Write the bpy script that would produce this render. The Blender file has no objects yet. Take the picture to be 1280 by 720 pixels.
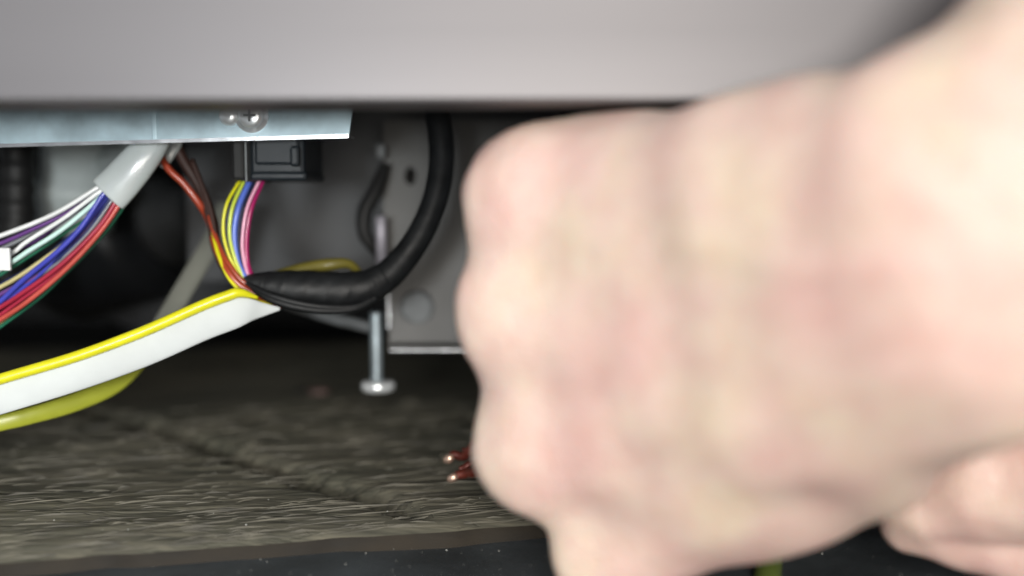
import bpy, bmesh, math, random
import numpy as np
from mathutils import Vector, Matrix
random.seed(7); rng = np.random.default_rng(7)
S = bpy.context.scene
COL = S.collection

# ------------------------------------------------------------------ camera, world, lamps, exposure
CAM_H, PITCH, FPX = 0.078, math.radians(5.0), 1280*35/36.0
cam_d = bpy.data.cameras.new('camera'); cam = bpy.data.objects.new('camera', cam_d); COL.objects.link(cam)
cam.location = (0, 0, CAM_H); cam.rotation_euler = (math.radians(90)-PITCH, 0, 0)
cam_d.lens = 35; cam_d.sensor_width = 36; cam_d.clip_start = 0.005; cam_d.clip_end = 50
cam_d.dof.use_dof = True; cam_d.dof.focus_distance = 0.252; cam_d.dof.aperture_fstop = 3.9
S.camera = cam
S.render.resolution_x, S.render.resolution_y = 1024, 576

W = bpy.data.worlds.new('World'); S.world = W; W.use_nodes = True
bg = W.node_tree.nodes['Background']; bg.inputs[0].default_value = (0.90, 0.94, 1.0, 1); bg.inputs[1].default_value = 0.42

def area(name, loc, target, size, power, color):
    l = bpy.data.lights.new(name, 'AREA'); l.shape = 'DISK'; l.size = size; l.energy = power; l.color = color
    o = bpy.data.objects.new(name, l); COL.objects.link(o); o.location = loc
    o.rotation_euler = (Vector(target)-Vector(loc)).to_track_quat('-Z', 'Y').to_euler()
    return o
wl = area('work_lamp', (-0.09, -0.22, 0.090), (-0.15, 0.30, 0.066), 0.06, 0.10, (0.93, 0.98, 1.0)); wl.data.spread = math.radians(52)
area('room_lamp', (0.07, -0.46, 0.170), (0.06, 0.18, 0.07), 0.36, 4.9, (1.0, 0.94, 0.86))

S.view_settings.view_transform = 'Standard'; S.view_settings.look = 'None'
S.view_settings.exposure = 0.0; S.view_settings.gamma = 1.0

# ------------------------------------------------------------------ helpers
CP, SP = math.cos(PITCH), math.sin(PITCH)
def P(px, py, d):
    """photo pixel (1280x720) + distance along the view axis -> world point in metres"""
    u = (px-640)/FPX*d; v = (360-py)/FPX*d
    return Vector((u, d*CP + v*SP, CAM_H - d*SP + v*CP))
def R(px, d): return px/FPX*d           # pixels at distance d -> metres

def link(name, me, mat=None, parent=None):
    o = bpy.data.objects.new(name, me); COL.objects.link(o)
    if mat: me.materials.append(mat)
    if parent: o.parent = parent
    return o
def tag(o, label=None, cat=None, group=None, kind=None):
    for k, v in (('label', label), ('category', cat), ('group', group), ('kind', kind)):
        if v: o[k] = v
    return o
def thing(name, label, cat, group=None):
    o = bpy.data.objects.new(name, None); COL.objects.link(o); o.empty_display_size = 0.01
    return tag(o, label, cat, group)
def smooth(me, on=True):
    me.polygons.foreach_set('use_smooth', [on]*len(me.polygons)); me.update()
def mesh(name, verts, faces, sm=False):
    me = bpy.data.meshes.new(name); me.from_pydata([tuple(v) for v in verts], [], faces); me.update()
    if sm: smooth(me)
    return me
def fix(me):
    bm = bmesh.new(); bm.from_mesh(me); bmesh.ops.recalc_face_normals(bm, faces=bm.faces); bm.to_mesh(me); bm.free()
    return me

def catmull(pts, n):
    P_ = [np.array(p, float) for p in pts]
    P_ = [2*P_[0]-P_[1]] + P_ + [2*P_[-1]-P_[-2]]
    out = []
    for i in range(1, len(P_)-2):
        p0, p1, p2, p3 = P_[i-1:i+3]
        for k in range(n):
            t = k/n
            out.append(0.5*((2*p1)+(-p0+p2)*t+(2*p0-5*p1+4*p2-p3)*t*t+(-p0+3*p1-3*p2+p3)*t**3))
    out.append(P_[-2]); return out
def sweep(name, pix, seg=10, n=10, wob=0.0, flat=None, up=(0, 1, 0), world=False, ribs=None):
    """pix: rows of (px, py, depth, radius_px [, half-thickness_px]); a round or flat tube through them, capped."""
    rows = []
    for r in pix:
        if world: rows.append(list(r[:3]) + [r[3], r[4] if len(r) > 4 else r[3]])
        else:
            p = P(*r[:3]); a = R(r[3], r[2]); b = R(r[4], r[2]) if len(r) > 4 else a
            rows.append([p.x, p.y, p.z, a, b])
    C = catmull(rows, n); C = np.array(C)
    pos = C[:, :3]; N = len(pos)
    if wob:
        ph = rng.uniform(0, 6.28, 3)
        t = np.linspace(0, 1, N)[:, None]
        pos = pos + wob*np.sin(t*np.array([9., 7., 11.])+ph)*np.sin(t*math.pi)
    T = np.gradient(pos, axis=0); T /= np.linalg.norm(T, axis=1)[:, None]
    upv = np.array(up, float); verts = []; faces = []
    for i in range(N):
        s = np.cross(T[i], upv); s /= np.linalg.norm(s)+1e-12
        u = np.cross(s, T[i])
        a, b = max(C[i, 3], 5e-5), max(C[i, 4], 5e-5)
        if ribs: f = 1+ribs[0]*(0.5+0.5*math.cos(i*ribs[1])); a *= f; b *= f
        for k in range(seg):
            an = 2*math.pi*k/seg
            verts.append(pos[i]+s*a*math.cos(an)+u*b*math.sin(an))
    for i in range(N-1):
        for k in range(seg):
            faces.append((i*seg+k, i*seg+(k+1) % seg, (i+1)*seg+(k+1) % seg, (i+1)*seg+k))
    faces.append(tuple(range(seg))[::-1]); faces.append(tuple((N-1)*seg+k for k in range(seg)))
    return fix(mesh(name, verts, faces, True))
def box(name, c, half, ax=None, bev=0.0):
    """oriented box: centre, half sizes along axes ax (3 vectors, default world)"""
    ax = ax or (Vector((1, 0, 0)), Vector((0, 1, 0)), Vector((0, 0, 1)))
    bm = bmesh.new(); bmesh.ops.create_cube(bm, size=2)
    for v in bm.verts:
        q = v.co.copy(); v.co = Vector(c)+ax[0]*q.x*half[0]+ax[1]*q.y*half[1]+ax[2]*q.z*half[2]
    if bev: bmesh.ops.bevel(bm, geom=bm.edges[:], offset=bev, segments=2, affect='EDGES', profile=0.5)
    bmesh.ops.recalc_face_normals(bm, faces=bm.faces)
    me = bpy.data.meshes.new(name); bm.to_mesh(me); bm.free(); return me
def lathe(name, c, axis, prof, seg=24, sm=True):
    """prof: (offset along axis, radius)"""
    a = Vector(axis).normalized(); s = a.orthogonal().normalized(); t = a.cross(s)
    V = []; F = []
    for z, r in prof:
        for k in range(seg):
            an = 2*math.pi*k/seg; V.append(Vector(c)+a*z+(s*math.cos(an)+t*math.sin(an))*max(r, 1e-5))
    for i in range(len(prof)-1):
        for k in range(seg): F.append((i*seg+k, i*seg+(k+1) % seg, (i+1)*seg+(k+1) % seg, (i+1)*seg+k))
    F.append(tuple(range(seg))); F.append(tuple((len(prof)-1)*seg+k for k in range(seg)))
    me = fix(mesh(name, V, F, False))
    if sm:
        for p in me.polygons: p.use_smooth = len(p.vertices) == 4
    return me
def boxpx(name, x0, x1, y0, y1, d0, d1, bev=0.0004):
    """box whose front face spans the pixels at depth d0 and which reaches straight back to d1"""
    a = P(x0, y1, d0); b = P(x1, y0, d0); y1w = P((x0+x1)/2, (y0+y1)/2, d1).y
    c = Vector(((a.x+b.x)/2, (a.y+y1w)/2, (a.z+b.z)/2))
    return box(name, c, (abs(b.x-a.x)/2, abs(y1w-a.y)/2, abs(b.z-a.z)/2), None, bev)

def M(name, col, rough=0.5, metal=0.0, var=0.15, scale=60, bump=0.0, bscale=300, stretch=None, sss=0.0, trans=0.0, col2=None, coat=0.0, bdist=0.0003, rvar=0.1):
    m = bpy.data.materials.new(name); m.use_nodes = True; nt = m.node_tree; N = nt.nodes; L = nt.links
    b = N['Principled BSDF']; b.inputs['Metallic'].default_value = metal
    tc = N.new('ShaderNodeTexCoord'); mp = N.new('ShaderNodeMapping'); L.new(tc.outputs['Object'], mp.inputs[0])
    if stretch: mp.inputs['Scale'].default_value = stretch
    nz = N.new('ShaderNodeTexNoise'); nz.inputs['Scale'].default_value = scale; nz.inputs['Detail'].default_value = 5
    L.new(mp.outputs[0], nz.inputs['Vector'])
    rp = N.new('ShaderNodeValToRGB'); rp.color_ramp.elements[0].position = 0.3; rp.color_ramp.elements[1].position = 0.7
    lo = [c*(1-var) for c in col]; hi = [min(1, c*(1+var)) for c in (col2 or col)]
    rp.color_ramp.elements[0].color = (*lo, 1); rp.color_ramp.elements[1].color = (*hi, 1)
    L.new(nz.outputs['Fac'], rp.inputs[0]); L.new(rp.outputs[0], b.inputs['Base Color'])
    mr = N.new('ShaderNodeMapRange'); mr.inputs[3].default_value = max(0.03, rough-rvar); mr.inputs[4].default_value = min(1, rough+rvar)
    L.new(nz.outputs['Fac'], mr.inputs[0]); L.new(mr.outputs[0], b.inputs['Roughness'])
    if bump:
        n2 = N.new('ShaderNodeTexNoise'); n2.inputs['Scale'].default_value = bscale; n2.inputs['Detail'].default_value = 6
        L.new(mp.outputs[0], n2.inputs['Vector'])
        bu = N.new('ShaderNodeBump'); bu.inputs['Strength'].default_value = bump; bu.inputs['Distance'].default_value = bdist
        L.new(n2.outputs['Fac'], bu.inputs['Height']); L.new(bu.outputs[0], b.inputs['Normal'])
    if sss:
        b.inputs['Subsurface Weight'].default_value = sss; b.inputs['Subsurface Radius'].default_value = (1.0, 0.45, 0.28); b.inputs['Subsurface Scale'].default_value = 0.004
    if trans: b.inputs['Transmission Weight'].default_value = trans
    if max(col) < .03: b.inputs['Specular IOR Level'].default_value = .28
    if coat: b.inputs['Coat Weight'].default_value = coat; b.inputs['Coat Roughness'].default_value = 0.15
    return m

m_door = M('brushed_steel_door', (0.15, 0.145, 0.153), 0.46, 0.4, 0.03, 40, 0.05, 900, stretch=(0.03, 1, 1))
m_galv = M('galvanised_steel', (0.50, 0.64, 0.70), 0.40, 0.45, 0.18, 120, 0.08, 500)
m_sheet = M('grey_painted_sheet', (0.060, 0.062, 0.066), 0.55, 0.0, 0.12, 30, 0.05, 700)
m_sheet2 = M('grey_steel_plate', (0.088, 0.086, 0.082), 0.5, 0.1, 0.12, 40, 0.05, 700)
m_edge = M('bare_steel_edge', (0.75, 0.76, 0.78), 0.25, 0.95, 0.1, 200)
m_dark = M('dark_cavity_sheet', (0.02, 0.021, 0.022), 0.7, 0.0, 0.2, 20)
m_black = M('black_plastic', (0.012, 0.013, 0.015), 0.38, 0, 0.2, 90, 0.06, 400)
m_rubber = M('black_rubber', (0.012, 0.012, 0.012), 0.5, 0, 0.25, 120, 0.1, 500)
m_tape = M('black_tape', (0.010, 0.011, 0.012), 0.5, 0, 0.3, 150, 0.6, 300)
m_conn = M('slate_connector_plastic', (0.014, 0.019, 0.024), 0.4, 0, 0.15, 120, 0.05, 400)
m_pump = M('grey_pump_plastic', (0.42, 0.47, 0.47), 0.5, 0, 0.15, 60, 0.05)
m_clear = M('milky_clear_sleeve', (0.62, 0.68, 0.68), 0.28, 0, 0.06, 60, 0.12, 200, trans=0.25, coat=0.5)
m_shaded_cable = M('shaded_cable_grey', (.17, .175, .15), .5, 0, .15, 80)  # grey for the yellow cable where it runs into shade
m_screw = M('zinc_screw', (0.90, 0.94, 0.96), 0.24, 0.5, 0.08, 300)
m_pin = M('lilac_zinc', (.42, .40, .45), .45, .3, .1, 200)
m_shank = M('dull_thread', (.34, .40, .43), .4, .6, .25, 250)
m_boss = M('dull_zinc_boss', (.15, .16, .165), .55, .2, .25, 200)
m_copper = M('red_brown_wire', (0.13, 0.026, 0.016), 0.35, 0.3, 0.4, 200)
m_tip = M('pale_wire_tip', (0.75, 0.52, 0.40), 0.25, 0.8, 0.1, 300)
def wire_mat(name, c, rough=0.32): return M(name, c, rough, 0, 0.10, 150, 0.05, 300, coat=0.25)
WM = dict(white=wire_mat('white_wire', (.78, .80, .80)), mint=wire_mat('mint_wire', (.55, .78, .72)), purple=wire_mat('purple_wire', (.13, .05, .22)),
          green=wire_mat('green_wire', (.02, .16, .09)), blue=wire_mat('blue_wire', (.05, .06, .42)), navy=wire_mat('navy_wire', (.02, .03, .12)),
          beige=wire_mat('beige_wire', (.52, .46, .22)), crimson=wire_mat('crimson_wire', (.36, .02, .05)), red=wire_mat('red_wire', (.50, .08, .06)),
          olive=wire_mat('olive_wire', (.13, .11, .012), .6), grey=wire_mat('grey_wire', (.25, .26, .28)), orange=wire_mat('orange_red_wire', (.36, .05, .02)),
          brown=wire_mat('brown_wire', (.035, .014, .010), .55), yellow=wire_mat('yellow_wire', (.74, .71, .015)), lime=wire_mat('lime_wire', (.55, .66, .06)),
          skyblue=wire_mat('blue_core_wire', (.10, .17, .62)), pink=wire_mat('pink_wire', (.85, .42, .58)), magenta=wire_mat('magenta_wire', (.38, .01, .12)),
          yellow_lime=wire_mat('yellow_green_wire', (.38, .41, .04)))

def bumpy(shape, seed, octs):
    """sum of smooth random waves on an array grid: octs = (cells_u, cells_v, amp)"""
    r = np.random.default_rng(seed); out = np.zeros(shape)
    for cu, cv, amp in octs:
        g = r.normal(size=(cv+3, cu+3))
        y = np.linspace(0, cv, shape[0]); x = np.linspace(0, cu, shape[1])
        yi = y.astype(int); xi = x.astype(int); fy = (y-yi)[:, None]; fx = (x-xi)[None, :]
        fy = fy*fy*(3-2*fy); fx = fx*fx*(3-2*fx)
        a = g[np.ix_(yi, xi)]; b = g[np.ix_(yi, xi+1)]; c = g[np.ix_(yi+1, xi)]; d = g[np.ix_(yi+1, xi+1)]
        out += amp*((a*(1-fx)+b*fx)*(1-fy)+(c*(1-fx)+d*fx)*fy)
    return out

# ------------------------------------------------------------------ the setting: rough timber floor, slate in front, dark space behind
def floor_pt(px, py):
    d = CAM_H/(math.cos(PITCH)*((py-360)/FPX)+SP)      # where the pixel's ray meets z = 0
    return P(px, py, d)
e0, e1 = floor_pt(0, 689), floor_pt(690, 641)
EU = (e1-e0); EU.z = 0; EU.normalize(); EV = Vector((-EU.y, EU.x, 0))
seam = [floor_pt(-60, 478), floor_pt(115, 512), floor_pt(250, 556), floor_pt(360, 592), floor_pt(480, 626), floor_pt(540, 650)]
seam_uv = np.array([((p-e0).dot(EU), (p-e0).dot(EV)) for p in seam])

def wood_material():
    m = bpy.data.materials.new('weathered_timber'); m.use_nodes = True; nt = m.node_tree; N = nt.nodes; L = nt.links
    b = N['Principled BSDF']; b.inputs['Roughness'].default_value = 0.8
    tc = N.new('ShaderNodeTexCoord'); mp = N.new('ShaderNodeMapping'); mp.inputs['Rotation'].default_value = (0, 0, -math.atan2(EU.y, EU.x)); mp.inputs['Scale'].default_value = (0.014, 1, 1)
    L.new(tc.outputs['Object'], mp.inputs[0])
    n1 = N.new('ShaderNodeTexNoise'); n1.inputs['Scale'].default_value = 620; n1.inputs['Detail'].default_value = 7; n1.inputs['Roughness'].default_value = 0.6; n1.inputs['Distortion'].default_value = 0.25
    L.new(mp.outputs[0], n1.inputs['Vector'])
    n2 = N.new('ShaderNodeTexNoise'); n2.inputs['Scale'].default_value = 26; n2.inputs['Detail'].default_value = 6; L.new(tc.outputs['Object'], n2.inputs['Vector'])
    r1 = N.new('ShaderNodeValToRGB'); E = r1.color_ramp.elements
    E[0].position = 0.33; E[0].color = (0.070, 0.067, 0.050, 1); E[1].position = 0.76; E[1].color = (0.23, 0.208, 0.152, 1)
    e = E.new(0.52); e.color = (0.140, 0.131, 0.098, 1)
    L.new(n1.outputs['Fac'], r1.inputs[0])
    mx = N.new('ShaderNodeMix'); mx.data_type = 'RGBA'; mx.blend_type = 'MULTIPLY'; mx.inputs[0].default_value = 0.75
    r2 = N.new('ShaderNodeValToRGB'); r2.color_ramp.elements[0].position = 0.36; r2.color_ramp.elements[0].color = (0.60, 0.64, 0.62, 1); r2.color_ramp.elements[1].position = 0.62; r2.color_ramp.elements[1].color = (1, 1, 1, 1)
    L.new(n2.outputs['Fac'], r2.inputs[0]); L.new(r1.outputs[0], mx.inputs[6]); L.new(r2.outputs[0], mx.inputs[7]); L.new(mx.outputs[2], b.inputs['Base Color'])
    mp2 = N.new('ShaderNodeMapping'); mp2.inputs['Rotation'].default_value = mp.inputs['Rotation'].default_value; mp2.inputs['Scale'].default_value = (0.05, 1, 1); L.new(tc.outputs['Object'], mp2.inputs[0])
    n4 = N.new('ShaderNodeTexNoise'); n4.inputs['Scale'].default_value = 170; n4.inputs['Detail'].default_value = 3; n4.inputs['Distortion'].default_value = 0.4; L.new(mp2.outputs[0], n4.inputs['Vector'])
    r4 = N.new('ShaderNodeValToRGB'); r4.color_ramp.elements[0].position = 0.485; r4.color_ramp.elements[0].color = (1, 1, 1, 1); r4.color_ramp.elements[1].position = 0.515; r4.color_ramp.elements[1].color = (1, 1, 1, 1)
    e4 = r4.color_ramp.elements.new(0.5); e4.color = (0, 0, 0, 1); L.new(n4.outputs['Fac'], r4.inputs[0])
    m5 = N.new('ShaderNodeMath'); m5.operation = 'MULTIPLY_ADD'; m5.inputs[1].default_value = 0.9; L.new(r4.outputs[0], m5.inputs[0]); L.new(n1.outputs['Fac'], m5.inputs[2])
    bu = N.new('ShaderNodeBump'); bu.inputs['Strength'].default_value = 0.6; bu.inputs['Distance'].default_value = 0.0004
    L.new(m5.outputs[0], bu.inputs['Height']); L.new(bu.outputs[0], b.inputs['Normal'])
    return m
m_wood = wood_material()
m_slate = M('dark_slate', (0.062, 0.072, 0.078), 0.5, 0, 0.35, 45, 0.5, 500)

floor = tag(bpy.data.objects.new('floor', None), kind='structure'); COL.objects.link(floor)
NU, NV, U0, U1, V1 = 460, 330, -0.20, 0.42, 0.32
uu = np.linspace(U0, U1, NU); vv = np.concatenate([np.linspace(0, 0.14, 230), np.linspace(0.14, V1, NV-230+1)[1:]])
UU, VV = np.meshgrid(uu, vv)
H = bumpy(UU.shape, 3, [(5, 6, .0008), (8, 40, .00022), (12, 110, .00016), (16, 240, .00016)])
rag = bumpy((1, NU), 5, [(12, 1, .0010), (70, 1, .0006)])[0]
# seam distance, signed: + = behind/right of the seam
sv = np.interp(UU, seam_uv[:, 0], seam_uv[:, 1], left=seam_uv[0, 1]+0.03, right=-0.05)
side = VV-sv+bumpy(UU.shape, 9, [(60, 30, .0012), (200, 60, .0007)])
H -= 0.0075*np.exp(-(side/0.0066)**2)*np.clip((VV-.004)/.012, 0, 1)
H -= 0.0030*np.exp(-np.clip(VV, 0, None)/0.0022)
X = e0.x+UU*EU.x+(VV+rag[None, :]*np.exp(-VV/0.01))*EV.x; Y = e0.y+UU*EU.y+(VV+rag[None, :]*np.exp(-VV/0.01))*EV.y
def plank(keep):
    idx = -np.ones(UU.shape, int); V = []; F = []
    cell = keep[:-1, :-1]
    jj, ii = np.nonzero(cell)
    need = np.zeros(UU.shape, bool)
    for a, b in ((0, 0), (0, 1), (1, 0), (1, 1)): need[jj+a, ii+b] = True
    idx[need] = np.arange(need.sum())
    V = np.stack([X[need], Y[need], H[need]], 1)
    F = np.stack([idx[jj, ii], idx[jj, ii+1], idx[jj+1, ii+1], idx[jj+1, ii]], 1)
    me = bpy.data.meshes.new('plank'); me.from_pydata(V.tolist(), [], F.tolist()); smooth(me)
    return link('plank', me, m_wood, floor)
plank(side < 0); plank(side >= 0)
# front face of the boards and the bed they lie on
front = [(X[0, i], Y[0, i], H[0, i]) for i in range(NU)]
V = []; F = []
for i, (x, y, z) in enumerate(front):
    V += [(x, y, z+.0001), (x-EV.x*.0012, y-EV.y*.0012, z-.0025), (x-EV.x*.0014, y-EV.y*.0014, -.012)]
    if i: F += [(3*i-3, 3*i, 3*i+1, 3*i-2), (3*i-2, 3*i+1, 3*i+2, 3*i-1)]
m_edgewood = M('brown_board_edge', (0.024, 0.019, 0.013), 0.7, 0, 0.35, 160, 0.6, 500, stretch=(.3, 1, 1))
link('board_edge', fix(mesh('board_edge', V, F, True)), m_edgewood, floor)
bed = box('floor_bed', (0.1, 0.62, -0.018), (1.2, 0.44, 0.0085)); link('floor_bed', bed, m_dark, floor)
# slate slab: slightly undulating sheet in front
g = 160; xs = np.linspace(-0.5, 0.6, g); ys = np.linspace(-0.25, 0.30, g)
XX, YY = np.meshgrid(xs, ys); ZZ = -0.0058+bumpy(XX.shape, 12, [(20, 12, .00015), (70, 50, .00008)])
V = np.stack([XX.ravel(), YY.ravel(), ZZ.ravel()], 1).tolist()
F = [(j*g+i, j*g+i+1, (j+1)*g+i+1, (j+1)*g+i) for j in range(g-1) for i in range(g-1)]
me = mesh('slate_slab', V, F, True)
tag(link('slate_slab', me, m_slate), kind='structure')

# dust and grit on the slate and along the board edge
V = []; F = []
def grit(p, s):
    k = len(V); a = random.random()*6
    for q in ((1, 0, 0), (-1, 0, 0), (0, 1, 0), (0, -1, 0), (0, 0, 1), (0, 0, -1)):
        V.append(Vector(p)+Vector((q[0]*math.cos(a)-q[1]*math.sin(a), q[0]*math.sin(a)+q[1]*math.cos(a), q[2]*.6))*s*random.uniform(.5, 1.3))
    F.extend([(k, k+2, k+4), (k+2, k+1, k+4), (k+1, k+3, k+4), (k+3, k, k+4), (k+2, k, k+5), (k+1, k+2, k+5), (k+3, k+1, k+5), (k, k+3, k+5)])
for i in range(330):
    u, v = random.uniform(-.1, .32), -random.random()**1.6*.07
    p = e0+EU*u+EV*(v-.002); p.z = -0.0055; grit(p, random.choice([.00010, .00012, .00016, .0003]))
for i in range(60):
    u, v = random.uniform(-.1, .3), random.random()*.05
    p = e0+EU*u+EV*v; p.z = .0006; grit(p, random.choice([.00012, .00016, .00025]))
m_grit = M('pale_grit', (.62, .62, .58), .5, 0, .3, 300)
tag(link('grit', mesh('grit', V, F), m_grit), 'pale grit and dust specks scattered over the dark slate', 'dust', kind='stuff')

# raised fibres and splinters of the rough board
V = []; F = []
for i in range(1900):
    u = random.uniform(-.12, .26); v = random.random()**2.0*.15+.0008
    ln = random.uniform(.003, .010)*random.choice((1, 1, 1.6, 3)); w = random.uniform(.00006, .00022); an = random.gauss(0, .10) if random.random() < .88 else random.gauss(.25, .3)
    d = EU*math.cos(an)+EV*math.sin(an); n = Vector((-d.y, d.x, 0))
    iu = int((u-U0)/(U1-U0)*(NU-1)); iv = int(np.searchsorted(vv, v))
    if abs(side[min(iv, NV-1), iu]) < .004: continue
    p = e0+EU*u+EV*v; z = float(H[min(iv, NV-1), iu])+.0001; h = random.uniform(.0001, .0007)
    k = len(V)
    V += [p-d*ln/2+Vector((0, 0, z-.0003)), p+n*w+Vector((0, 0, z)), p-n*w+Vector((0, 0, z)), p+Vector((0, 0, z+w+h*.5)), p+d*ln/2+Vector((0, 0, z-.0002+h*.4))]
    F += [(k, k+2, k+3), (k, k+3, k+1), (k+4, k+3, k+2), (k+4, k+1, k+3)]
m_fib = M('timber_fibre', (.105, .097, .073), .65, 0, .6, 90)
tag(link('wood_fibres', mesh('wood_fibres', V, F), m_fib, floor), kind='stuff')

# dark surrounds of the space under the appliance
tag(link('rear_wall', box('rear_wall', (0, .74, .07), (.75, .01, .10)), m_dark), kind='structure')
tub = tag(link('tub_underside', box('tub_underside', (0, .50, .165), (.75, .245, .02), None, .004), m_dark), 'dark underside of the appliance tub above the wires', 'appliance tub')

# ------------------------------------------------------------------ door of the appliance
DD = 0.190
dz = P(640, 127, DD).z; dy = P(640, 127, DD).y
door = thing('appliance_door', 'large plain grey brushed steel door hanging above the gap', 'appliance door')
tilt = math.radians(0.0)
link('front_panel', box('front_panel', (0, dy+.010, dz+.20), (.45, .010, .20), None, .0008), m_door, door)

# ------------------------------------------------------------------ galvanised rail with its screw
rail = thing('support_rail', 'bluish galvanised steel rail ending under the grey door', 'rail')
RD = 0.262
def railpt(px, py, d): return P(px, py, d)
a, b_, c, d_ = P(-260, 190, RD), P(436, 171, RD), P(445, 100, RD), P(-260, 100, RD)
th = Vector((0, .0012, 0))
V = [a, b_, c, d_]+[p+th for p in (a, b_, c, d_)]
F = [(0, 1, 2, 3), (4, 7, 6, 5), (0, 4, 5, 1), (1, 5, 6, 2), (2, 6, 7, 3), (3, 7, 4, 0)]
link('rail_web', fix(mesh('rail_web', V, F)), m_galv, rail)
lip = R(3, RD)
V = [a+Vector((0, -.0006, -.0003)), b_+Vector((0, -.0006, -.0003)), b_+Vector((0, -.0006, lip)), a+Vector((0, -.0006, lip))]
V += [p+Vector((0, .010, 0)) for p in V[:2]]+[p+Vector((0, .0005, 0)) for p in V[2:4]]
V[4] = V[0]+Vector((0, .010, .0006)); V[5] = V[1]+Vector((0, .010, .0006))
F = [(0, 1, 2, 3), (0, 4, 5, 1), (1, 5, 6, 2), (4, 0, 3, 7), (3, 2, 6, 7), (4, 7, 6, 5)]
link('rail_lip', fix(mesh('rail_lip', V, F)), m_edge, rail)
sc = P(315, 145, RD)
scr = link('screw', lathe('screw', sc+Vector((0, -.0026, 0)), (0, 1, 0), [(0, .0008), (.00005, .0022), (.0004, .0031), (.0012, .0034), (.0016, .0033), (.0017, .0044), (.0026, .0045)], 28), m_screw, rail)
link('drive_slot', box('drive_slot', sc+Vector((0, -.00262, 0)), (.0016, .00012, .0003)), m_boss, scr)
link('drive_slot', box('drive_slot', sc+Vector((0, -.00266, 0)), (.0003, .00012, .0016)), m_boss, scr)
sc2 = P(287, 145, RD)
link('rivet', lathe('rivet', sc2+Vector((0, -.0018, 0)), (0, 1, 0), [(0, .0008), (.0002, .0018), (.0008, .0026), (.0019, .0028)], 20), m_screw, rail)
# faint press line down the web
pl = P(193, 138, RD)
link('press_rib', box('press_rib', pl+Vector((0, -.0002, 0)), (.0007, .0006, .0085), None, .0003), m_galv, rail)

# ------------------------------------------------------------------ steel sheets behind
back = tag(link('rear_sheet', boxpx('rear_sheet', 236, 700, 60, 352, .372, .375), m_sheet), 'smooth dark grey sheet behind the coloured wires', 'metal sheet')
plate = thing('bracket_plate', 'grey steel plate with a round hole behind the black loop', 'plate')
PD = .335
def plate_mesh():
    x0, x1, y0, y1 = 479, 760, 150, 433
    hx, hy, hw, hh, q = 513, 220, 7, 11, 22
    V = []; F = []
    def add(px, py, d=PD): V.append(P(px, py, d)); return len(V)-1
    o = [add(x0, y0), add(x1, y0), add(x1, y1), add(x0+7, y1), add(x0+7, 330), add(x0, 330)]
    s = [add(hx-q, hy-q), add(hx+q, hy-q), add(hx+q, hy+q), add(hx-q, hy+q)]
    ring = [add(hx+hw*math.cos(t), hy+hh*math.sin(t)) for t in [math.radians(-135+15*k) for k in range(24)]]
    ring2 = [add(hx+hw*math.cos(t), hy+hh*math.sin(t), PD+.0025) for t in [math.radians(-135+15*k) for k in range(24)]]
    F += [(o[0], o[1], s[1], s[0]), (o[1], o[2], s[2], s[1]), (o[2], o[3], o[4], s[3], s[2]), (o[4], o[5], o[0], s[0], s[3])]
    for k in range(4):
        arc = [ring[(k*6+j) % 24] for j in range(7)]
        F.append(tuple([s[k], s[(k+1) % 4]]+arc[::-1]))
    for k in range(24): F.append((ring[k], ring[(k+1) % 24], ring2[(k+1) % 24], ring2[k]))
    return fix(mesh('sheet', V, F))
link('sheet', plate_mesh(), m_sheet2, plate)
cup = lathe('hole_cup', P(513, 220, PD+.003), (0, 1, 0), [(0, .0042), (.014, .0040), (.015, .002)], 24)
bm = bmesh.new(); bm.from_mesh(cup)
bmesh.ops.delete(bm, geom=[min((f for f in bm.faces if len(f.verts) > 4), key=lambda f: f.calc_center_median().y)], context='FACES_ONLY'); bm.to_mesh(cup); bm.free()
link('hole_cup', cup, m_rubber, plate)  # black cup added behind the hole to paint its inner darkness
link('side_edge', boxpx('side_edge', 485, 487.3, 345, 436, PD-.002, PD+.006, .0001), m_edge, plate)
link('foot_flange', boxpx('foot_flange', 485, 760, 433.5, 438, PD-.010, PD+.004, .0002), m_sheet2, plate)
link('flange_edge', boxpx('flange_edge', 488, 760, 437, 438.6, PD-.0106, PD-.0102, .00003), m_edge, plate)
link('pressed_boss', lathe('pressed_boss', P(521, 386, PD-.0006), (0, 1, 0), [(0, .0045), (.0003, .0056), (.001, .0062)], 28), m_boss, plate)
bossme = plate.children[-1].data
cx = P(521, 386, PD)
for v in bossme.vertices: v.co.z = cx.z+(v.co.z-cx.z)*.5
clip = tag(link('spring_clip', boxpx('spring_clip', 470, 481, 180, 197, .326, .330, .0005), m_boss), 'tiny bright metal clip at the steel plate corner', 'clip')
pin = tag(link('steel_pin', lathe('steel_pin', P(477, 330, .325), (0, 0, 1), [(0, .0017), (.0150, .0017), (.0155, .0013)], 16), m_pin), 'short grey upright pin in front of the steel plate edge', 'pin')
tag(link('rubber_cable', sweep('rubber_cable', [(482, 205, .33, 7), (470, 238, .329, 10), (456, 265, .328, 10), (456, 292, .328, 9), (470, 312, .33, 8), (486, 330, .336, 7)], 12), m_rubber), 'short black cable curling beside the grey pin', 'cable')

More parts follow.
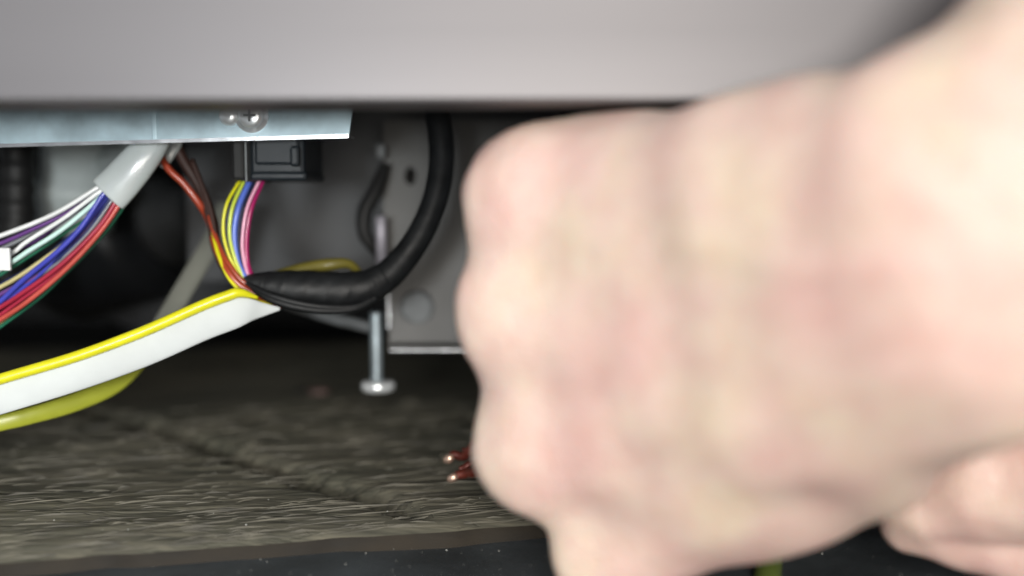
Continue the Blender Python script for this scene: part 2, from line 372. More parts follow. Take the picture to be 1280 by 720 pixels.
# levelling bolt on its strap
bolt = thing('levelling_bolt', 'bright zinc levelling bolt hanging head down below the black cable', 'bolt')
BD = .325
bc = P(473, 482, BD); px1 = R(1, BD)
link('bolt_head', lathe('bolt_head', bc+Vector((0, 0, -7*px1)), (0, 0, 1), [(0, 17*px1), (2*px1, 21*px1), (10*px1, 21.5*px1), (13*px1, 19*px1), (14*px1, 9*px1)], 6*4), m_screw, bolt)
prof = []
for k in range(40): prof.append((7*px1+k*px1*2.2, (7.0 if k % 2 else 8.2)*px1))
link('threaded_shaft', lathe('threaded_shaft', bc-Vector((2*px1, 0, 0)), (0, 0, 1), prof, 18), m_shank, bolt)
st = thing('steel_strap', 'narrow dull steel strap above the levelling bolt', 'strap')
link('strap_bar', sweep('strap_bar', [(350, 376, BD+.014, 7, 2), (410, 396, BD+.010, 7, 2), (440, 404, BD+.008, 7, 2), (474, 412, BD+.006, 7, 2)], 8), m_boss, st)

# ------------------------------------------------------------------ things at the left rear
hose = tag(link('ribbed_hose', sweep('ribbed_hose', [(18, 60, .33, 19), (20, 130, .33, 19), (22, 210, .33, 19), (20, 290, .33, 19), (8, 360, .335, 19), (-40, 420, .34, 19)], 18, 24, ribs=(.12, .9)), m_rubber), 'black ribbed hose at the far left behind the white wires', 'hose')
pump = thing('drain_pump', 'blurred grey plastic pump body behind the clear sleeve', 'pump')
pc = P(92, 222, .362)
link('pump_housing', lathe('pump_housing', pc+Vector((0, 0, -.020)), (0.12, -.1, 1), [(0, .008), (.002, .0125), (.012, .0135), (.014, .0155), (.017, .0155), (.019, .0125), (.046, .0125), (.05, .009)], 32), m_pump, pump)
link('outlet', lathe('outlet', pc+Vector((.010, -.004, .004)), (1, -.25, .3), [(0, .006), (.016, .0058), (.017, .0068), (.020, .0068)], 24), m_pump, pump)
mot = thing('circulation_motor', 'big round black motor in the dark behind the wire bundle', 'motor')
mc = P(165, 300, .43)
link('motor_body', lathe('motor_body', mc+Vector((-.035, -.0, -.005)), (1, -.35, .25), [(0, .006), (.001, .024), (.006, .030), (.012, .032), (.05, .032), (.056, .029), (.060, .018), (.062, .008)], 40), m_black, mot)
link('end_cap', lathe('end_cap', mc+Vector((.020, -.018, .009)), (1, -.35, .25), [(0, .020), (.006, .019), (.008, .012), (.014, .011), (.015, .006)], 28), m_dark, mot)
sump = thing('sump_housing', 'dark grey rounded sump behind the bend of the brown cable', 'sump')
link('sump_shell', lathe('sump_shell', P(225, 330, .46), (0, -.2, 1), [(-.03, .02), (-.02, .034), (.0, .038), (.012, .034), (.02, .02), (.03, .018)], 36), m_sheet, sump)

# connector clip under the rail; black block beside it stands in for deep shadow
blk = thing('connector_block', 'slate connector clip hanging under the steel rail, black block beside it standing for shadow', 'connector')
link('shadow_block', boxpx('shadow_block', 289, 306, 150, 226, .2715, .300, .001), m_rubber, blk)
link('divider', boxpx('divider', 306.5, 309, 150, 227, .2700, .296, .0001), m_boss, blk)
link('clip_body', boxpx('clip_body', 312, 381, 150, 224, .2735, .300, .0012), m_conn, blk)
link('clip_rib', boxpx('clip_rib', 318, 374, 160, 206, .2722, .2740, .0008), m_conn, blk)
link('latch', boxpx('latch', 362, 374, 182, 208, .2706, .2724, .0008), m_conn, blk)
link('clip_foot', boxpx('clip_foot', 312, 383, 214, 226, .2726, .2995, .0009), m_conn, blk)

# ------------------------------------------------------------------ left wire bundle in its clear sleeve
hb = thing('wire_bundle', 'fan of many coloured wires spilling from a clear sleeve at left', 'wires')
D = .272
fan = [  # colour, width px, points
 ('white', 2.9, [(180, 190, 3), (150, 219, 2), (112, 240, 0), (60, 270, 0), (0, 296, 0), (-150, 345, 2)]),
 ('purple', 2.6, [(178, 194, 4), (138, 232, 3), (90, 262, 3), (42, 285, 2), (0, 305, 2), (-150, 362, 3)]),
 ('grey', 2.3, [(178, 194, 4), (140, 232, 4), (95, 262, 4), (45, 288, 4), (0, 312, 4), (-150, 372, 3)]),
 ('white', 2.7, [(182, 192, 2), (150, 222, 1), (121, 242, -1), (76, 276, -1), (32, 303, -1), (0, 324, 0), (-150, 398, 2)]),
 ('purple', 2.5, [(182, 194, 4), (145, 230, 3), (110, 256, 3), (60, 288, 2), (10, 317, 2), (-150, 395, 3)]),
 ('mint', 3.0, [(184, 194, 1), (152, 224, 0), (122, 250, -2), (80, 283, -2), (40, 311, -2), (0, 338, -1), (-150, 420, 2)]),
 ('white', 2.3, [(184, 194, 2), (150, 226, 2), (114, 262, 1), (70, 294, 1), (20, 326, 1), (-150, 425, 2)]),
 ('green', 2.6, [(185, 195, 3), (150, 230, 3), (114, 266, 2), (66, 300, 1), (20, 331, 1), (-20, 355, 1), (-150, 432, 2)]),
 ('navy', 3.0, [(186, 195, 4), (154, 230, 4), (118, 272, 4), (72, 310, 4), (20, 345, 4), (-150, 440, 3)]),
 ('beige', 2.8, [(186, 196, 4), (155, 232, 4), (112, 282, 3), (58, 323, 2), (20, 347, 1), (-20, 370, 1), (-150, 450, 2)]),
 ('blue', 3.4, [(186, 194, 0), (160, 216, -1), (131, 242, -2), (101, 283, -2), (66, 319, -2), (28, 352, -1), (-20, 392, 0), (-150, 470, 2)]),
 ('blue', 2.6, [(187, 194, 1), (160, 218, 0), (136, 243, 0), (106, 284, 0), (72, 318, 0), (30, 358, 1), (-150, 486, 2)]),
 ('purple', 2.7, [(188, 196, 3), (160, 224, 3), (132, 258, 3), (92, 304, 2), (46, 345, 1), (0, 369, 1), (-150, 455, 2)]),
 ('olive', 2.6, [(188, 196, 3), (160, 226, 3), (130, 266, 3), (90, 312, 3), (44, 353, 2), (0, 377, 2), (-150, 470, 2)]),
 ('navy', 2.8, [(190, 194, 1), (164, 218, 0), (141, 244, -1), (113, 284, 0), (80, 317, 0), (40, 350, 2), (-150, 480, 2)]),
 ('grey', 1.6, [(190, 194, 1), (165, 218, -1), (144, 244, -2), (116, 285, -2), (84, 318, -1), (50, 345, 1), (-150, 490, 3)]),
 ('crimson', 3.0, [(192, 194, 0), (168, 218, -1), (150, 243, -2), (122, 285, -2), (74, 333, -2), (22, 370, -1), (-20, 398, 0), (-150, 490, 2)]),
 ('crimson', 2.6, [(194, 194, 1), (170, 220, 0), (154, 244, -1), (127, 284, 0), (79, 334, 0), (26, 375, 0), (-150, 500, 2)]),
 ('red', 3.1, [(195, 194, 1), (172, 220, 0), (158, 244, -1), (131, 283, -1), (84, 333, -1), (30, 380, -1), (-20, 414, 0), (-150, 505, 2)]),
 ('beige', 1.5, [(196, 194, 1), (174, 220, 0), (160, 243, 0), (144, 266, 0), (118, 298, 1), (80, 337, 1), (30, 383, 1), (-150, 508, 3)]),
 ('green', 2.2, [(198, 194, 2), (176, 222, 1), (165, 243, 1), (150, 263, 2), (126, 294, 3), (84, 340, 3), (30, 388, 3), (-150, 512, 3)]),
]
for col, w, pts in fan:
    link('wire', sweep('wire', [(x, y, D+k*.0009, w) for x, y, k in pts], 8, 8, wob=.0003), WM[col], hb)
link('clear_sleeve', sweep('clear_sleeve', [(135, 243, D-.0010, 26, 12), (150, 228, D-.0010, 25, 13), (172, 203, D-.0010, 23, 13), (192, 178, D, 19, 12), (206, 150, D+.002, 16, 9)], 20, 8), m_clear, hb)
link('tape_tag', box('tape_tag', P(-4, 324, D-.004), (R(17, D), .0006, R(14, D)), None, .0003), WM['white'], hb)
tag(link('clear_sleeve', sweep('clear_sleeve', [(203, 210, .281, 4, 2), (211, 193, .281, 8, 4), (222, 170, .282, 10, 5), (232, 140, .284, 10, 5)], 14, 8), m_clear), 'short narrow clear sleeve beside the red cable top', 'sleeve')

# ------------------------------------------------------------------ centre harness
hc = thing('wire_harness', 'centre bunch of yellow, blue and pink wires entering black tape', 'wires')
D = .276
ctr = [
 ('brown', 7.0, [(214, 150, 8), (224, 190, 8), (250, 235, 8), (265, 275, 6), (271, 310, 7), (290, 346, 5), (325, 372, 3)]),
 ('orange', 4.6, [(190, 165, 5), (207, 206, 3), (231, 231, 4), (252, 259, 6), (263, 280, 11), (269, 306, 3), (283, 336, -2), (305, 360, -2), (352, 383, 0)]),
 ('brown', 3.5, [(240, 200, 6), (262, 258, 4), (270, 296, 2), (282, 326, 0), (302, 350, 0), (330, 366, 2)]),
 ('orange', 3.4, [(262, 270, 4), (273, 306, 1), (287, 332, -1), (306, 354, -1), (345, 378, 1)]),
 ('yellow', 2.4, [(266, 290, 3), (273, 318, -1), (288, 350, -3), (312, 372, -3), (340, 382, -1)]),
 ('yellow', 2.0, [(318, 190, 6), (302, 222, 3), (284, 254, 0), (279, 286, 0), (286, 318, 0), (304, 352, 1)]),
 ('navy', 3.0, [(318, 195, 8), (304, 226, 6), (289, 256, 4), (284, 290, 4), (292, 325, 4), (306, 352, 3)]),
 ('lime', 2.3, [(320, 190, 6), (306, 224, 2), (291, 258, -1), (287, 292, -1), (294, 324, -1), (308, 354, 0)]),
 ('skyblue', 3.6, [(326, 190, 6), (313, 224, 3), (298, 260, 0), (293, 295, 0), (298, 328, 0), (311, 355, 0)]),
 ('navy', 2.8, [(330, 190, 8), (318, 224, 6), (303, 260, 4), (298, 298, 4), (303, 330, 4), (314, 355, 3)]),
 ('pink', 2.1, [(340, 190, 6), (325, 224, 1), (309, 260, -2), (303, 298, -2), (305, 325, -1), (312, 350, 1)]),
 ('magenta', 3.4, [(344, 190, 7), (329, 224, 3), (314, 260, 0), (308, 298, 0), (309, 328, 0), (316, 350, 2)]),
]
for col, w, pts in ctr:
    link('wire', sweep('wire', [(x, y, D+k*.0009, w) for x, y, k in pts], 10, 10), WM[col], hc)
link('olive_wire', sweep('olive_wire', [(345, 345, .290, 7), (380, 336, .289, 8), (410, 331, .288, 8), (436, 330, .290, 6), (452, 345, .294, 5)], 10), WM['olive'], hc)
tape_pts = [(303, 350, D, 6), (316, 353, D+.001, 12), (335, 358, D+.002, 19), (362, 361, D+.003, 23), (400, 363, D+.004, 24), (432, 363, D+.005, 23), (460, 358, D+.006, 21), (480, 346, D+.007, 18)]
tape = sweep('tape_wrap', tape_pts, 30, 16)
tv = np.array([v.co for v in tape.vertices]); axis_p = np.array(P(400, 359, D+.003))
for v in tape.vertices:            # spiral laps and puckers of the tape
    q = np.array(v.co)-axis_p; ang = math.atan2(q[2], q[1])
    lap = ((q[0]*165+ang/6.283) % 1.0)
    v.co += Vector((0, q[1], q[2])).normalized()*(.00014*lap+.00010*math.sin(q[0]*900+3*ang)*math.sin(2*ang+q[0]*400))
link('tape_wrap', tape, m_tape, hc)
for k, off in enumerate((0, 5)):
    link('black_wire', sweep('black_wire', [(308, 354+off*.3, D-.001, 3), (340, 370+off, D-.003, 5), (390, 382+off, D-.002, 5), (440, 384+off*.5, D+.001, 5), (470, 372, D+.004, 5)], 10), m_tape, hc)

loop = tag(link('cable_loop', sweep('cable_loop', [(425, 364, .281, 19), (455, 361, .282, 20.5), (487, 342, .284, 18.5), (521, 300, .286, 16.5), (544, 248, .288, 16), (552, 195, .290, 16), (546, 140, .292, 16), (528, 80, .296, 16)], 20, 16, ribs=(.012, .37)), m_tape), 'thick black cable looping up from the tape to the door edge', 'cable')

# flat white cable with the yellow edge, and the yellow one behind it
m_jacket = M('white_jacket', (.55, .585, .585), .55, 0, .10, 55, .25, 160)
fc = thing('flat_cable', 'flat white cable with a yellow upper edge crossing the lower left', 'cable')
D = .262
link('white_jacket', sweep('white_jacket', [(350, 386, D+.008, 2, 1.5), (328, 387, D+.006, 9, 2), (308, 388, D+.004, 16, 2.5), (288, 393, D+.003, 19.5, 3), (250, 407, D+.002, 20, 3), (180, 438, D, 20, 3), (100, 467, D-.003, 20, 3), (20, 492, D-.006, 20, 3), (-60, 515, D-.009, 20, 3), (-220, 556, D-.014, 20, 3)], 20, 10), m_jacket, fc)
link('yellow_edge', sweep('yellow_edge', [(322, 372, D+.006, 2), (300, 366, D+.003, 6), (284, 370, D+.002, 7), (250, 383, D+.001, 7), (180, 414, D-.001, 7), (100, 444, D-.004, 7), (20, 468, D-.007, 7), (-60, 491, D-.010, 7), (-220, 532, D-.015, 7)], 12, 10), WM['yellow'], fc)
yc = thing('earth_cable', 'yellow green cable, shaded upper length painted grey, bending below the white flat cable', 'cable')
link('yellow_core', sweep('yellow_core', [(212, 392, .303, 10, 3), (182, 440, .294, 11, 4), (145, 478, .286, 12, 4), (95, 502, .278, 12, 4), (40, 519, .271, 11, 4), (-20, 533, .266, 11, 4), (-200, 575, .255, 11, 4)], 14, 10), WM['yellow_lime'], yc)
link('shaded_length', sweep('shaded_length', [(285, 255, .325, 13, 5), (266, 300, .318, 13, 5), (240, 345, .311, 13, 5), (212, 392, .303, 13, 5), (184, 437, .2946, 12.5, 5)], 14, 10), m_shaded_cable, yc)  # upper length of the same cable, shade painted as a grey cover

# ------------------------------------------------------------------ debris on the floor
def chip(name, px, py, s, mat, label):
    p = floor_pt(px, py); bm = bmesh.new(); bmesh.ops.create_icosphere(bm, subdivisions=2, radius=s)
    for v in bm.verts: v.co = Vector((v.co.x*1.8, v.co.y, v.co.z*.5))*(1+random.uniform(-.3, .3))+p+Vector((0, 0, s*.35))
    me = bpy.data.meshes.new(name); bm.to_mesh(me); bm.free(); tag(link(name, me, mat), label, 'debris')
chip('debris_chip', 398, 492, .0024, M('pinkish_dirt', (.16, .10, .09), .8, 0, .3, 200), 'small pinkish chip on the boards left of the bolt')
chip('debris_chip', 378, 490, .0020, m_rubber, 'small dark crumb beside the pinkish chip')

# copper-brown wires poking out under the fist
tw = thing('twisted_wire', 'red brown twisted wire ends with pale tips below the fist', 'wire')
for i, (sx, sy, r_) in enumerate(((560, 574, 5), (565, 598, 5.5), (574, 586, 4.5), (578, 562, 4))):
    ln = [(sx, sy, .231+i*.0012, r_*.7), (sx+7, sy-6+i*2, .2315+i*.001, r_), (sx+20, sy-4-i*3, .231+i*.001, r_*1.15), (sx+40, sy-18+i*4, .229, r_*1.2), (700, 520+i*6, .224, r_*1.2)]
    w = link('strand', sweep('strand', ln, 10), m_copper, tw)
    if i < 2: link('wire_tip', sweep('wire_tip', [(sx-5, sy+3, .2305+i*.0012, 2.5), (sx-2, sy+1, .2304+i*.0012, 5), (sx+3, sy-2, .2304+i*.0012, 5.6), (sx+6, sy-5, .2306+i*.0012, 3)], 10), m_tip, w)

m_leafwire = wire_mat('dull_green_wire', (.09, .125, .02), .6)
tag(link('earth_wire', sweep('earth_wire', [(972, 600, .255, 15), (966, 655, .240, 16), (961, 700, .2275, 17), (955, 760, .213, 18), (940, 860, .195, 18)], 12), m_leafwire), 'yellow green wire end lying on slate under the big hand', 'wire')

# ------------------------------------------------------------------ hands: one smooth skin each, from joints with radii
def sd_cone(p, a, b, ra, rb):
    ba = b-a; h = np.clip(((p-a) @ ba)/(ba @ ba+1e-12), 0, 1)
    return np.linalg.norm(p-a-h[:, None]*ba, axis=1)-(ra+(rb-ra)*h)
def smin(a, b, k):
    h = np.clip(.5+.5*(b-a)/k, 0, 1); return b+(a-b)*h-k*h*(1-h)
def eval_sdf(p, G):
    tot = None
    for k_in, k_out, prims in G:
        d = None
        for a, b, ra, rb in prims:
            e = sd_cone(p, a, b, ra, rb); d = e if d is None else smin(d, e, k_in)
        tot = d if tot is None else smin(tot, d, k_out)
    return tot
cam_np = np.array((0, 0, CAM_H))
def skin_mesh(name, G, vox=.0016, detail=None, flatten=0):
    bm = bmesh.new()
    for _, _, prims in G:
        for a, b, ra, rb in prims:
            t = bmesh.new(); tmp = bpy.data.meshes.new('t')
            for c, r in ((a, ra), (b, rb)):
                bmesh.ops.create_icosphere(t, subdivisions=2, radius=r*1.02, matrix=Matrix.Translation(Vector(c)))
            h = bmesh.ops.convex_hull(t, input=t.verts)
            bmesh.ops.delete(t, geom=[v for v in t.verts if not v.link_faces], context='VERTS')
            inner = [f for f in t.faces if f not in set(g_ for g_ in h['geom'] if isinstance(g_, bmesh.types.BMFace))]
            bmesh.ops.delete(t, geom=inner, context='FACES')
            bmesh.ops.delete(t, geom=[v for v in t.verts if not v.link_faces], context='VERTS')
            t.to_mesh(tmp); t.free(); bm.from_mesh(tmp); bpy.data.meshes.remove(tmp)
    me = bpy.data.meshes.new(name+'_rough'); bm.to_mesh(me); bm.free()
    o = bpy.data.objects.new(name+'_rough', me); COL.objects.link(o)
    md = o.modifiers.new('r', 'REMESH'); md.mode = 'VOXEL'; md.voxel_size = vox
    ms = o.modifiers.new('s', 'SMOOTH'); ms.factor = .5; ms.iterations = 4
    dg = bpy.context.evaluated_depsgraph_get(); ev = o.evaluated_get(dg)
    out = bpy.data.meshes.new_from_object(ev)
    bpy.data.objects.remove(o); bpy.data.meshes.remove(me)
    n = len(out.vertices); co = np.empty(n*3); out.vertices.foreach_get('co', co); co = co.reshape(-1, 3)
    E = np.empty(len(out.edges)*2, int); out.edges.foreach_get('vertices', E); E = E.reshape(-1, 2)
    deg = np.bincount(E.ravel(), minlength=n)[:, None].astype(float)
    eps = 2e-4
    def grad(q):
        g_ = np.stack([eval_sdf(q+np.eye(3)[i]*eps, G)-eval_sdf(q-np.eye(3)[i]*eps, G) for i in range(3)], 1)/(2*eps)
        return g_
    for it in range(7):
        g_ = grad(co); gn = np.linalg.norm(g_, axis=1)[:, None]+1e-6
        co = co-np.clip(eval_sdf(co, G)[:, None]/gn, -.003, .003)*g_/gn
        if it < 5:
            acc = np.zeros_like(co)
            for i in range(3): acc[:, i] = np.bincount(E[:, 0], co[E[:, 1], i], n)+np.bincount(E[:, 1], co[E[:, 0], i], n)
            co = co+.5*(acc/deg-co)
    if flatten:                            # even out the skin of the broad back of the hand
        g_ = grad(co); g_ /= np.linalg.norm(g_, axis=1)[:, None]+1e-6
        v_ = cam_np-co; v_ /= np.linalg.norm(v_, axis=1)[:, None]
        wgt = np.clip(((g_*v_).sum(1)-.35)/.4, 0, 1)[:, None]
        for it in range(flatten):
            acc = np.zeros_like(co)
            for i in range(3): acc[:, i] = np.bincount(E[:, 0], co[E[:, 1], i], n)+np.bincount(E[:, 1], co[E[:, 0], i], n)
            co = co+.6*wgt*(acc/deg-co)
    if detail is not None:
        g_ = grad(co); g_ /= np.linalg.norm(g_, axis=1)[:, None]+1e-6
        co = co+g_*detail(co)[:, None]
    out.vertices.foreach_set('co', co.ravel()); out.update(); smooth(out); out.name = name
    return out
def J(px, py, d, r): q = P(px, py, d); return np.array((q.x, q.y, q.z)), r
def chain(*js): return [(js[i][0], js[i+1][0], js[i][1], js[i+1][1]) for i in range(len(js)-1)]

def skin_material():
    m = bpy.data.materials.new('pale_skin'); m.use_nodes = True; nt = m.node_tree; N = nt.nodes; L = nt.links
    b = N['Principled BSDF']; b.inputs['Roughness'].default_value = .48
    b.inputs['Subsurface Weight'].default_value = .35; b.inputs['Subsurface Radius'].default_value = (1, .4, .25); b.inputs['Subsurface Scale'].default_value = .004
    tc = N.new('ShaderNodeTexCoord')
    n1 = N.new('ShaderNodeTexNoise'); n1.inputs['Scale'].default_value = 42; n1.inputs['Detail'].default_value = 4; L.new(tc.outputs['Object'], n1.inputs['Vector'])
    r1 = N.new('ShaderNodeValToRGB'); E = r1.color_ramp.elements
    E[0].position = .34; E[0].color = (.80, .55, .50, 1); E[1].position = .66; E[1].color = (.84, .70, .56, 1)
    e = E.new(.5); e.color = (.82, .63, .55, 1); L.new(n1.outputs['Fac'], r1.inputs[0])
    n3 = N.new('ShaderNodeTexNoise'); n3.inputs['Scale'].default_value = 180; n3.inputs['Detail'].default_value = 5; L.new(tc.outputs['Object'], n3.inputs['Vector'])
    r3 = N.new('ShaderNodeValToRGB'); r3.color_ramp.elements[0].position = .32; r3.color_ramp.elements[0].color = (.95, .90, .88, 1); r3.color_ramp.elements[1].position = .6; r3.color_ramp.elements[1].color = (1, 1, 1, 1); L.new(n3.outputs['Fac'], r3.inputs[0])
    mx = N.new('ShaderNodeMix'); mx.data_type = 'RGBA'; mx.blend_type = 'MULTIPLY'; mx.inputs[0].default_value = .8
    L.new(r1.outputs[0], mx.inputs[6]); L.new(r3.outputs[0], mx.inputs[7]); L.new(mx.outputs[2], b.inputs['Base Color'])
    v = N.new('ShaderNodeTexVoronoi'); v.inputs['Scale'].default_value = 900; L.new(tc.outputs['Object'], v.inputs['Vector'])
    ad = N.new('ShaderNodeMath'); ad.operation = 'ADD'; L.new(v.outputs['Distance'], ad.inputs[0]); L.new(n3.outputs['Fac'], ad.inputs[1])
    bu = N.new('ShaderNodeBump'); bu.inputs['Strength'].default_value = .35; bu.inputs['Distance'].default_value = .0005
    L.new(ad.outputs[0], bu.inputs['Height']); L.new(bu.outputs[0], b.inputs['Normal'])
    return m
m_skin = skin_material()
m_nail = M('finger_nail', (.74, .50, .43), .25, 0, .06, 200)

# --- the big hand: back towards us, knuckles at the left, fingers closing away from us
wr_t, wr_b = J(1158, 240, .160, .0185), J(1190, 385, .162, .0190)
palm = []
MCP = dict(i=J(664, 250, .207, .0126), m=J(656, 395, .206, .0126), r=J(668, 562, .207, .0120), p=J(768, 694, .205, .0106))
CMC = dict(i=J(1060, 275, .168, .0140), m=J(1080, 335, .166, .0145), r=J(1080, 400, .168, .0145), p=J(1060, 465, .172, .0150))
for k in 'imrp': palm += chain(CMC[k], MCP[k])
for a_, b_k in (('i', 'm'), ('m', 'r'), ('r', 'p')):          # flesh between the metacarpals
    mid = (MCP[a_][0]+MCP[b_k][0])/2+np.array((.0018, .0015, 0)); palm += [(mid, (CMC[a_][0]+CMC[b_k][0])/2, .0116 if b_k != 'p' else .0085, .014)]
palm += chain(J(1080, 345, .174, .017), J(740, 340, .224, .014)) + chain(J(1070, 420, .178, .017), J(780, 560, .224, .014))
palm += chain(J(1080, 566, .184, .0132), J(970, 598, .195, .0138), J(870, 634, .204, .0125)) + chain(J(1070, 525, .178, .0130), J(1190, 400, .168, .0160)) + chain(J(985, 236, .170, .0145), J(1140, 236, .160, .0165))                 # little-finger side pad
palm += chain(J(1000, 250, .171, .0125), J(1150, 250, .160, .0150)) + chain(J(980, 300, .172, .0135), J(1190, 290, .159, .0195)) + chain(J(960, 480, .180, .0135), J(1150, 420, .166, .0165))
palm += chain(CMC['i'], wr_t) + chain(CMC['m'], wr_t) + chain(CMC['r'], wr_b) + chain(CMC['p'], wr_b)
palm += chain(wr_t, J(1420, 22, .156, .0215), J(2100, -520, .156, .036)) + chain(wr_b, J(1500, 150, .158, .0225), J(2250, -330, .158, .038))
palm += chain(J(1180, 315, .164, .0225), J(1470, 90, .158, .026), J(2200, -420, .158, .040))
palm += chain(J(1060, 250, .168, .0150), J(995, 208, .172, .0120), J(905, 220, .178, .0115)) + chain(J(690, 226, .2065, .0125), J(800, 226, .199, .0118))      # ball of the thumb
thumb = chain(J(905, 220, .177, .0113), J(765, 214, .2045, .0104), J(662, 226, .2280, .0092))
fing = []
def curl(k, *js): return (.004, .006, chain(MCP[k], *js))
fing.append((.004, .007, thumb))
fing.append(curl('i', J(640, 296, .248, .0098), J(742, 330, .262, .0086), J(812, 345, .246, .0078)))
fing.append(curl('m', J(632, 400, .252, .0102), J(742, 428, .264, .0090), J(812, 432, .246, .0080)))
fing.append(curl('r', J(656, 536, .250, .0096), J(756, 528, .260, .0085), J(818, 520, .244, .0076)))
fing.append(curl('p', J(752, 640, .240, .0084), J(812, 614, .248, .0076), J(852, 598, .236, .0068)))
# tendons, knuckle caps and veins lying just under the skin
tend = []
for k, off in (('i', .0036), ('m', .0036), ('r', .0034), ('p', .0030)):
    a = MCP[k][0].copy(); b = CMC[k][0].copy(); a[1] -= MCP[k][1]-.0030; b[1] -= CMC[k][1]-.0034
    tend.append((a*.8+b*.2, a*.25+b*.75, .0022, .0016))
caps = [(MCP[k][0]+np.array((-.002, -.0035, .0005)), MCP[k][0]+np.array((.002, -.0035, 0)), MCP[k][1]*.78, MCP[k][1]*.72) for k in 'imrp']
def pv(*pts):
    out = []
    for (x0, y0, d0), (x1, y1, d1) in zip(pts[:-1], pts[1:]):
        a, b = J(x0, y0, d0, .0016), J(x1, y1, d1, .0016); out += chain(a, b)
    return out
palm = [(a, b, ra-.0016, rb-.0016) for a, b, ra, rb in palm]
G1 = [(.0115, .009, palm)] + fing + [(.002, .005, caps), (.002, .004, tend)]
crease_rng = np.random.default_rng(4)
cr = [(J(1090+30*i+crease_rng.normal()*8, 130+22*i, .14, 0)[0], J(1200+22*i, 235+20*i+crease_rng.normal()*12, .14, 0)[0]) for i in range(6)]
veins = [[J(x, y, dd, 0)[0] for x, y, dd in v] for v in (((1090, 330, .155), (960, 330, .168), (850, 300, .180), (745, 315, .193)), ((960, 330, .168), (870, 400, .177), (760, 470, .192)), ((1080, 450, .158), (950, 500, .172), (850, 560, .185), (780, 600, .194)))]
cam_np = np.array((0, 0, CAM_H))
def detail1(co):
    d = np.zeros(len(co))
    rel = co-cam_np; yv = rel[:, 1]*CP-rel[:, 2]*SP; zv = rel[:, 1]*SP+rel[:, 2]*CP
    r3 = np.random.default_rng(2)
    for i in range(26):                                   # soft uneven flesh
        k = r3.normal(size=3)*r3.uniform(80, 300); d += .00009*np.sin(co @ k+r3.uniform(0, 6.28))
    for a_, b_k in (('i', 'm'), ('m', 'r'), ('r', 'p')):  # hollows between the knuckles
        c = (MCP[a_][0]+MCP[b_k][0])/2+np.array((.007, -.010, 0)); w = (co-c)*np.array((.7, .7, 1.25))
        d -= .0009*np.exp(-(np.linalg.norm(w, axis=1)/.0065)**2)
    for v0 in veins:
        q = np.full(len(co), 1e9); f = co[:, 1] < .215
        for a, b in zip(v0[:-1], v0[1:]):
            ba = (b-a)*np.array((1, 0, 1)); w = (co-a)*np.array((1, 0, 1)); t = np.clip((w@ba)/(ba@ba), 0, 1); q = np.minimum(q, np.linalg.norm(w-t[:, None]*ba, axis=1))
        d += .0004*np.exp(-(q/.0020)**2)*f
    for k in 'imr':                                       # knuckle creases
        c = MCP[k][0]; w = co-c; ring = np.linalg.norm(w, axis=1)
        d += .00028*np.sin(w[:, 0]*2600+np.sin(w[:, 2]*500)*1.2)*np.exp(-(ring/.013)**2)
    for a, b in cr:                                       # wrist folds
        n = np.linalg.norm
        ba = b-a; t = np.clip(((co-a)@ba)/(ba@ba), 0, 1); w = co-a-t[:, None]*ba; w[:, 1] *= .15
        d -= .0007*np.exp(-(n(w, axis=1)/.0014)**2)*np.sin(t*math.pi)
    return d
hand = link('hand', skin_mesh('hand', G1, .0017, detail1, 38), m_skin)
tag(hand, 'large blurred pale fist, back towards us, reaching under the door', 'hand')

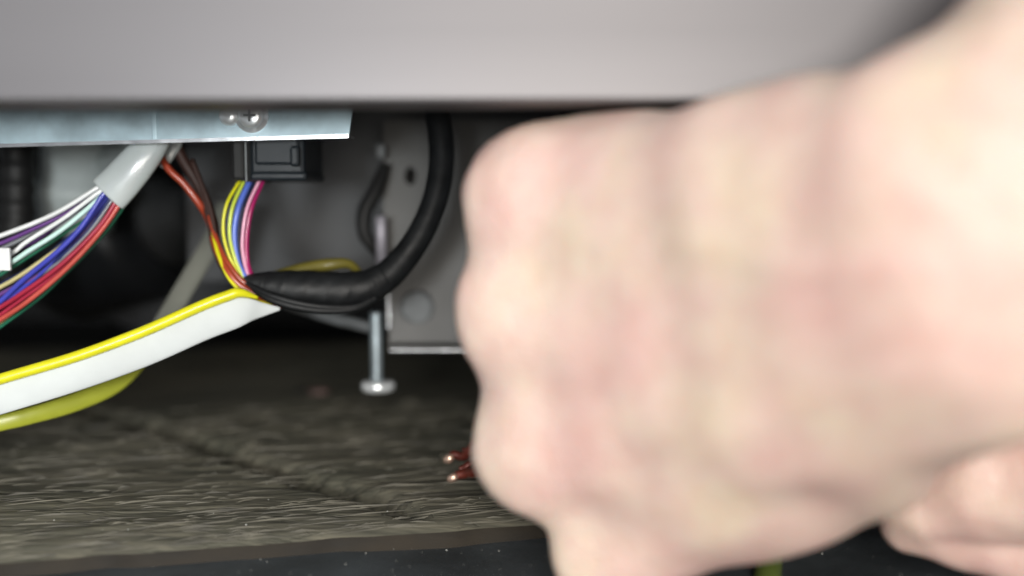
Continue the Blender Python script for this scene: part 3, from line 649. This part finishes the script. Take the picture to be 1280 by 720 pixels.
def nail(parent, tip, prev, outward, w):
    a = Vector(tip[0]); ax = (a-Vector(prev[0])).normalized(); n = Vector(outward); n = (n-ax*n.dot(ax)).normalized(); s = ax.cross(n)
    V = []; F = []; nu, nv = 7, 6
    for i in range(nu):
        for j in range(nv):
            t = (i/(nu-1)-.5)*1.7; l = j/(nv-1)
            rr = tip[1]*1.035
            V.append(a+ax*(tip[1]*(-.35+1.15*l))+n*rr*math.cos(t*.95)*(1-.10*l*l)+s*rr*math.sin(t*.95)*(.92-.15*l*l))
    for i in range(nu-1):
        for j in range(nv-1): F.append((i*nv+j, i*nv+j+1, (i+1)*nv+j+1, (i+1)*nv+j))
    o = link('nail', fix(mesh('nail', V, F, True)), m_nail, parent)
    md = o.modifiers.new('thickness', 'SOLIDIFY'); md.thickness = .0005
for js, out in (((J(742, 330, .262, .0086), J(812, 345, .246, .0078)), (.5, 1, .2)), ((J(742, 428, .264, .0090), J(812, 432, .246, .0080)), (.5, 1, 0)),
                ((J(756, 528, .260, .0085), J(818, 520, .244, .0076)), (.5, 1, 0)), ((J(812, 614, .248, .0076), J(852, 598, .236, .0068)), (.5, 1, 0)),
                ((J(770, 216, .2045, .0100), J(665, 246, .2300, .0085)), (-.2, 0, 1))):
    nail(hand, js[1], js[0], out, 0)

# --- the other hand: thumb over forefinger, low at the right
t0, t1, t2, t3 = J(1148, 628, .210, .0085), J(1226, 596, .206, .0125), J(1340, 590, .198, .0150), J(1480, 640, .192, .019)
i0, i1, i2, i3 = J(1140, 652, .212, .0066), J(1212, 664, .210, .0078), J(1310, 690, .206, .0095), J(1480, 690, .200, .013)
G2 = [(.008, .01, chain(t2, t3, J(1660, 700, .19, .022), J(2200, 760, .19, .026), J(2900, 760, .19, .034)) + chain(i3, J(1680, 720, .2, .020), J(2200, 780, .2, .024)) + chain(J(1480, 700, .225, .013), J(1700, 720, .21, .020)) + chain(J(1480, 690, .245, .012), J(1700, 710, .22, .018)) + chain(t3, i3)),
      (.004, .0015, chain(t0, t1, t2)), (.003, .0022, chain(i0, i1, i2, i3)),
      (.003, .0022, chain(J(1480, 700, .225, .012), J(1330, 690, .232, .0095), J(1300, 690, .222, .008))),
      (.003, .0022, chain(J(1480, 690, .245, .011), J(1340, 680, .250, .009), J(1320, 680, .238, .0075))),
      (.003, .0022, chain(J(1500, 680, .262, .010), J(1380, 672, .264, .0082), J(1360, 672, .252, .007)))]
fold_a, fold_b = J(1252, 545, .19, 0)[0], J(1268, 600, .188, 0)[0]
def detail2(co):
    d = np.zeros(len(co)); r3 = np.random.default_rng(3)
    for i in range(20):
        k = r3.normal(size=3)*r3.uniform(80, 300); d += .00012*np.sin(co @ k+r3.uniform(0, 6.28))
    for off in (0, .0035, -.003):
        a, b = fold_a+np.array((off, 0, 0)), fold_b+np.array((off, 0, 0)); ba = b-a
        t = np.clip(((co-a)@ba)/(ba@ba), 0, 1); w = co-a-t[:, None]*ba; w[:, 1] *= .1
        d -= (.0014 if off == 0 else .0004)*np.exp(-(np.linalg.norm(w, axis=1)/.0009)**2)
    return d
hand2 = link('hand', skin_mesh('hand_b', G2, .0013, detail2), m_skin)
tag(hand2, 'second pale hand, thumb on forefinger, low at the right edge', 'hand')
nail(hand2, t0, t1, (-.2, .8, 1), 0)
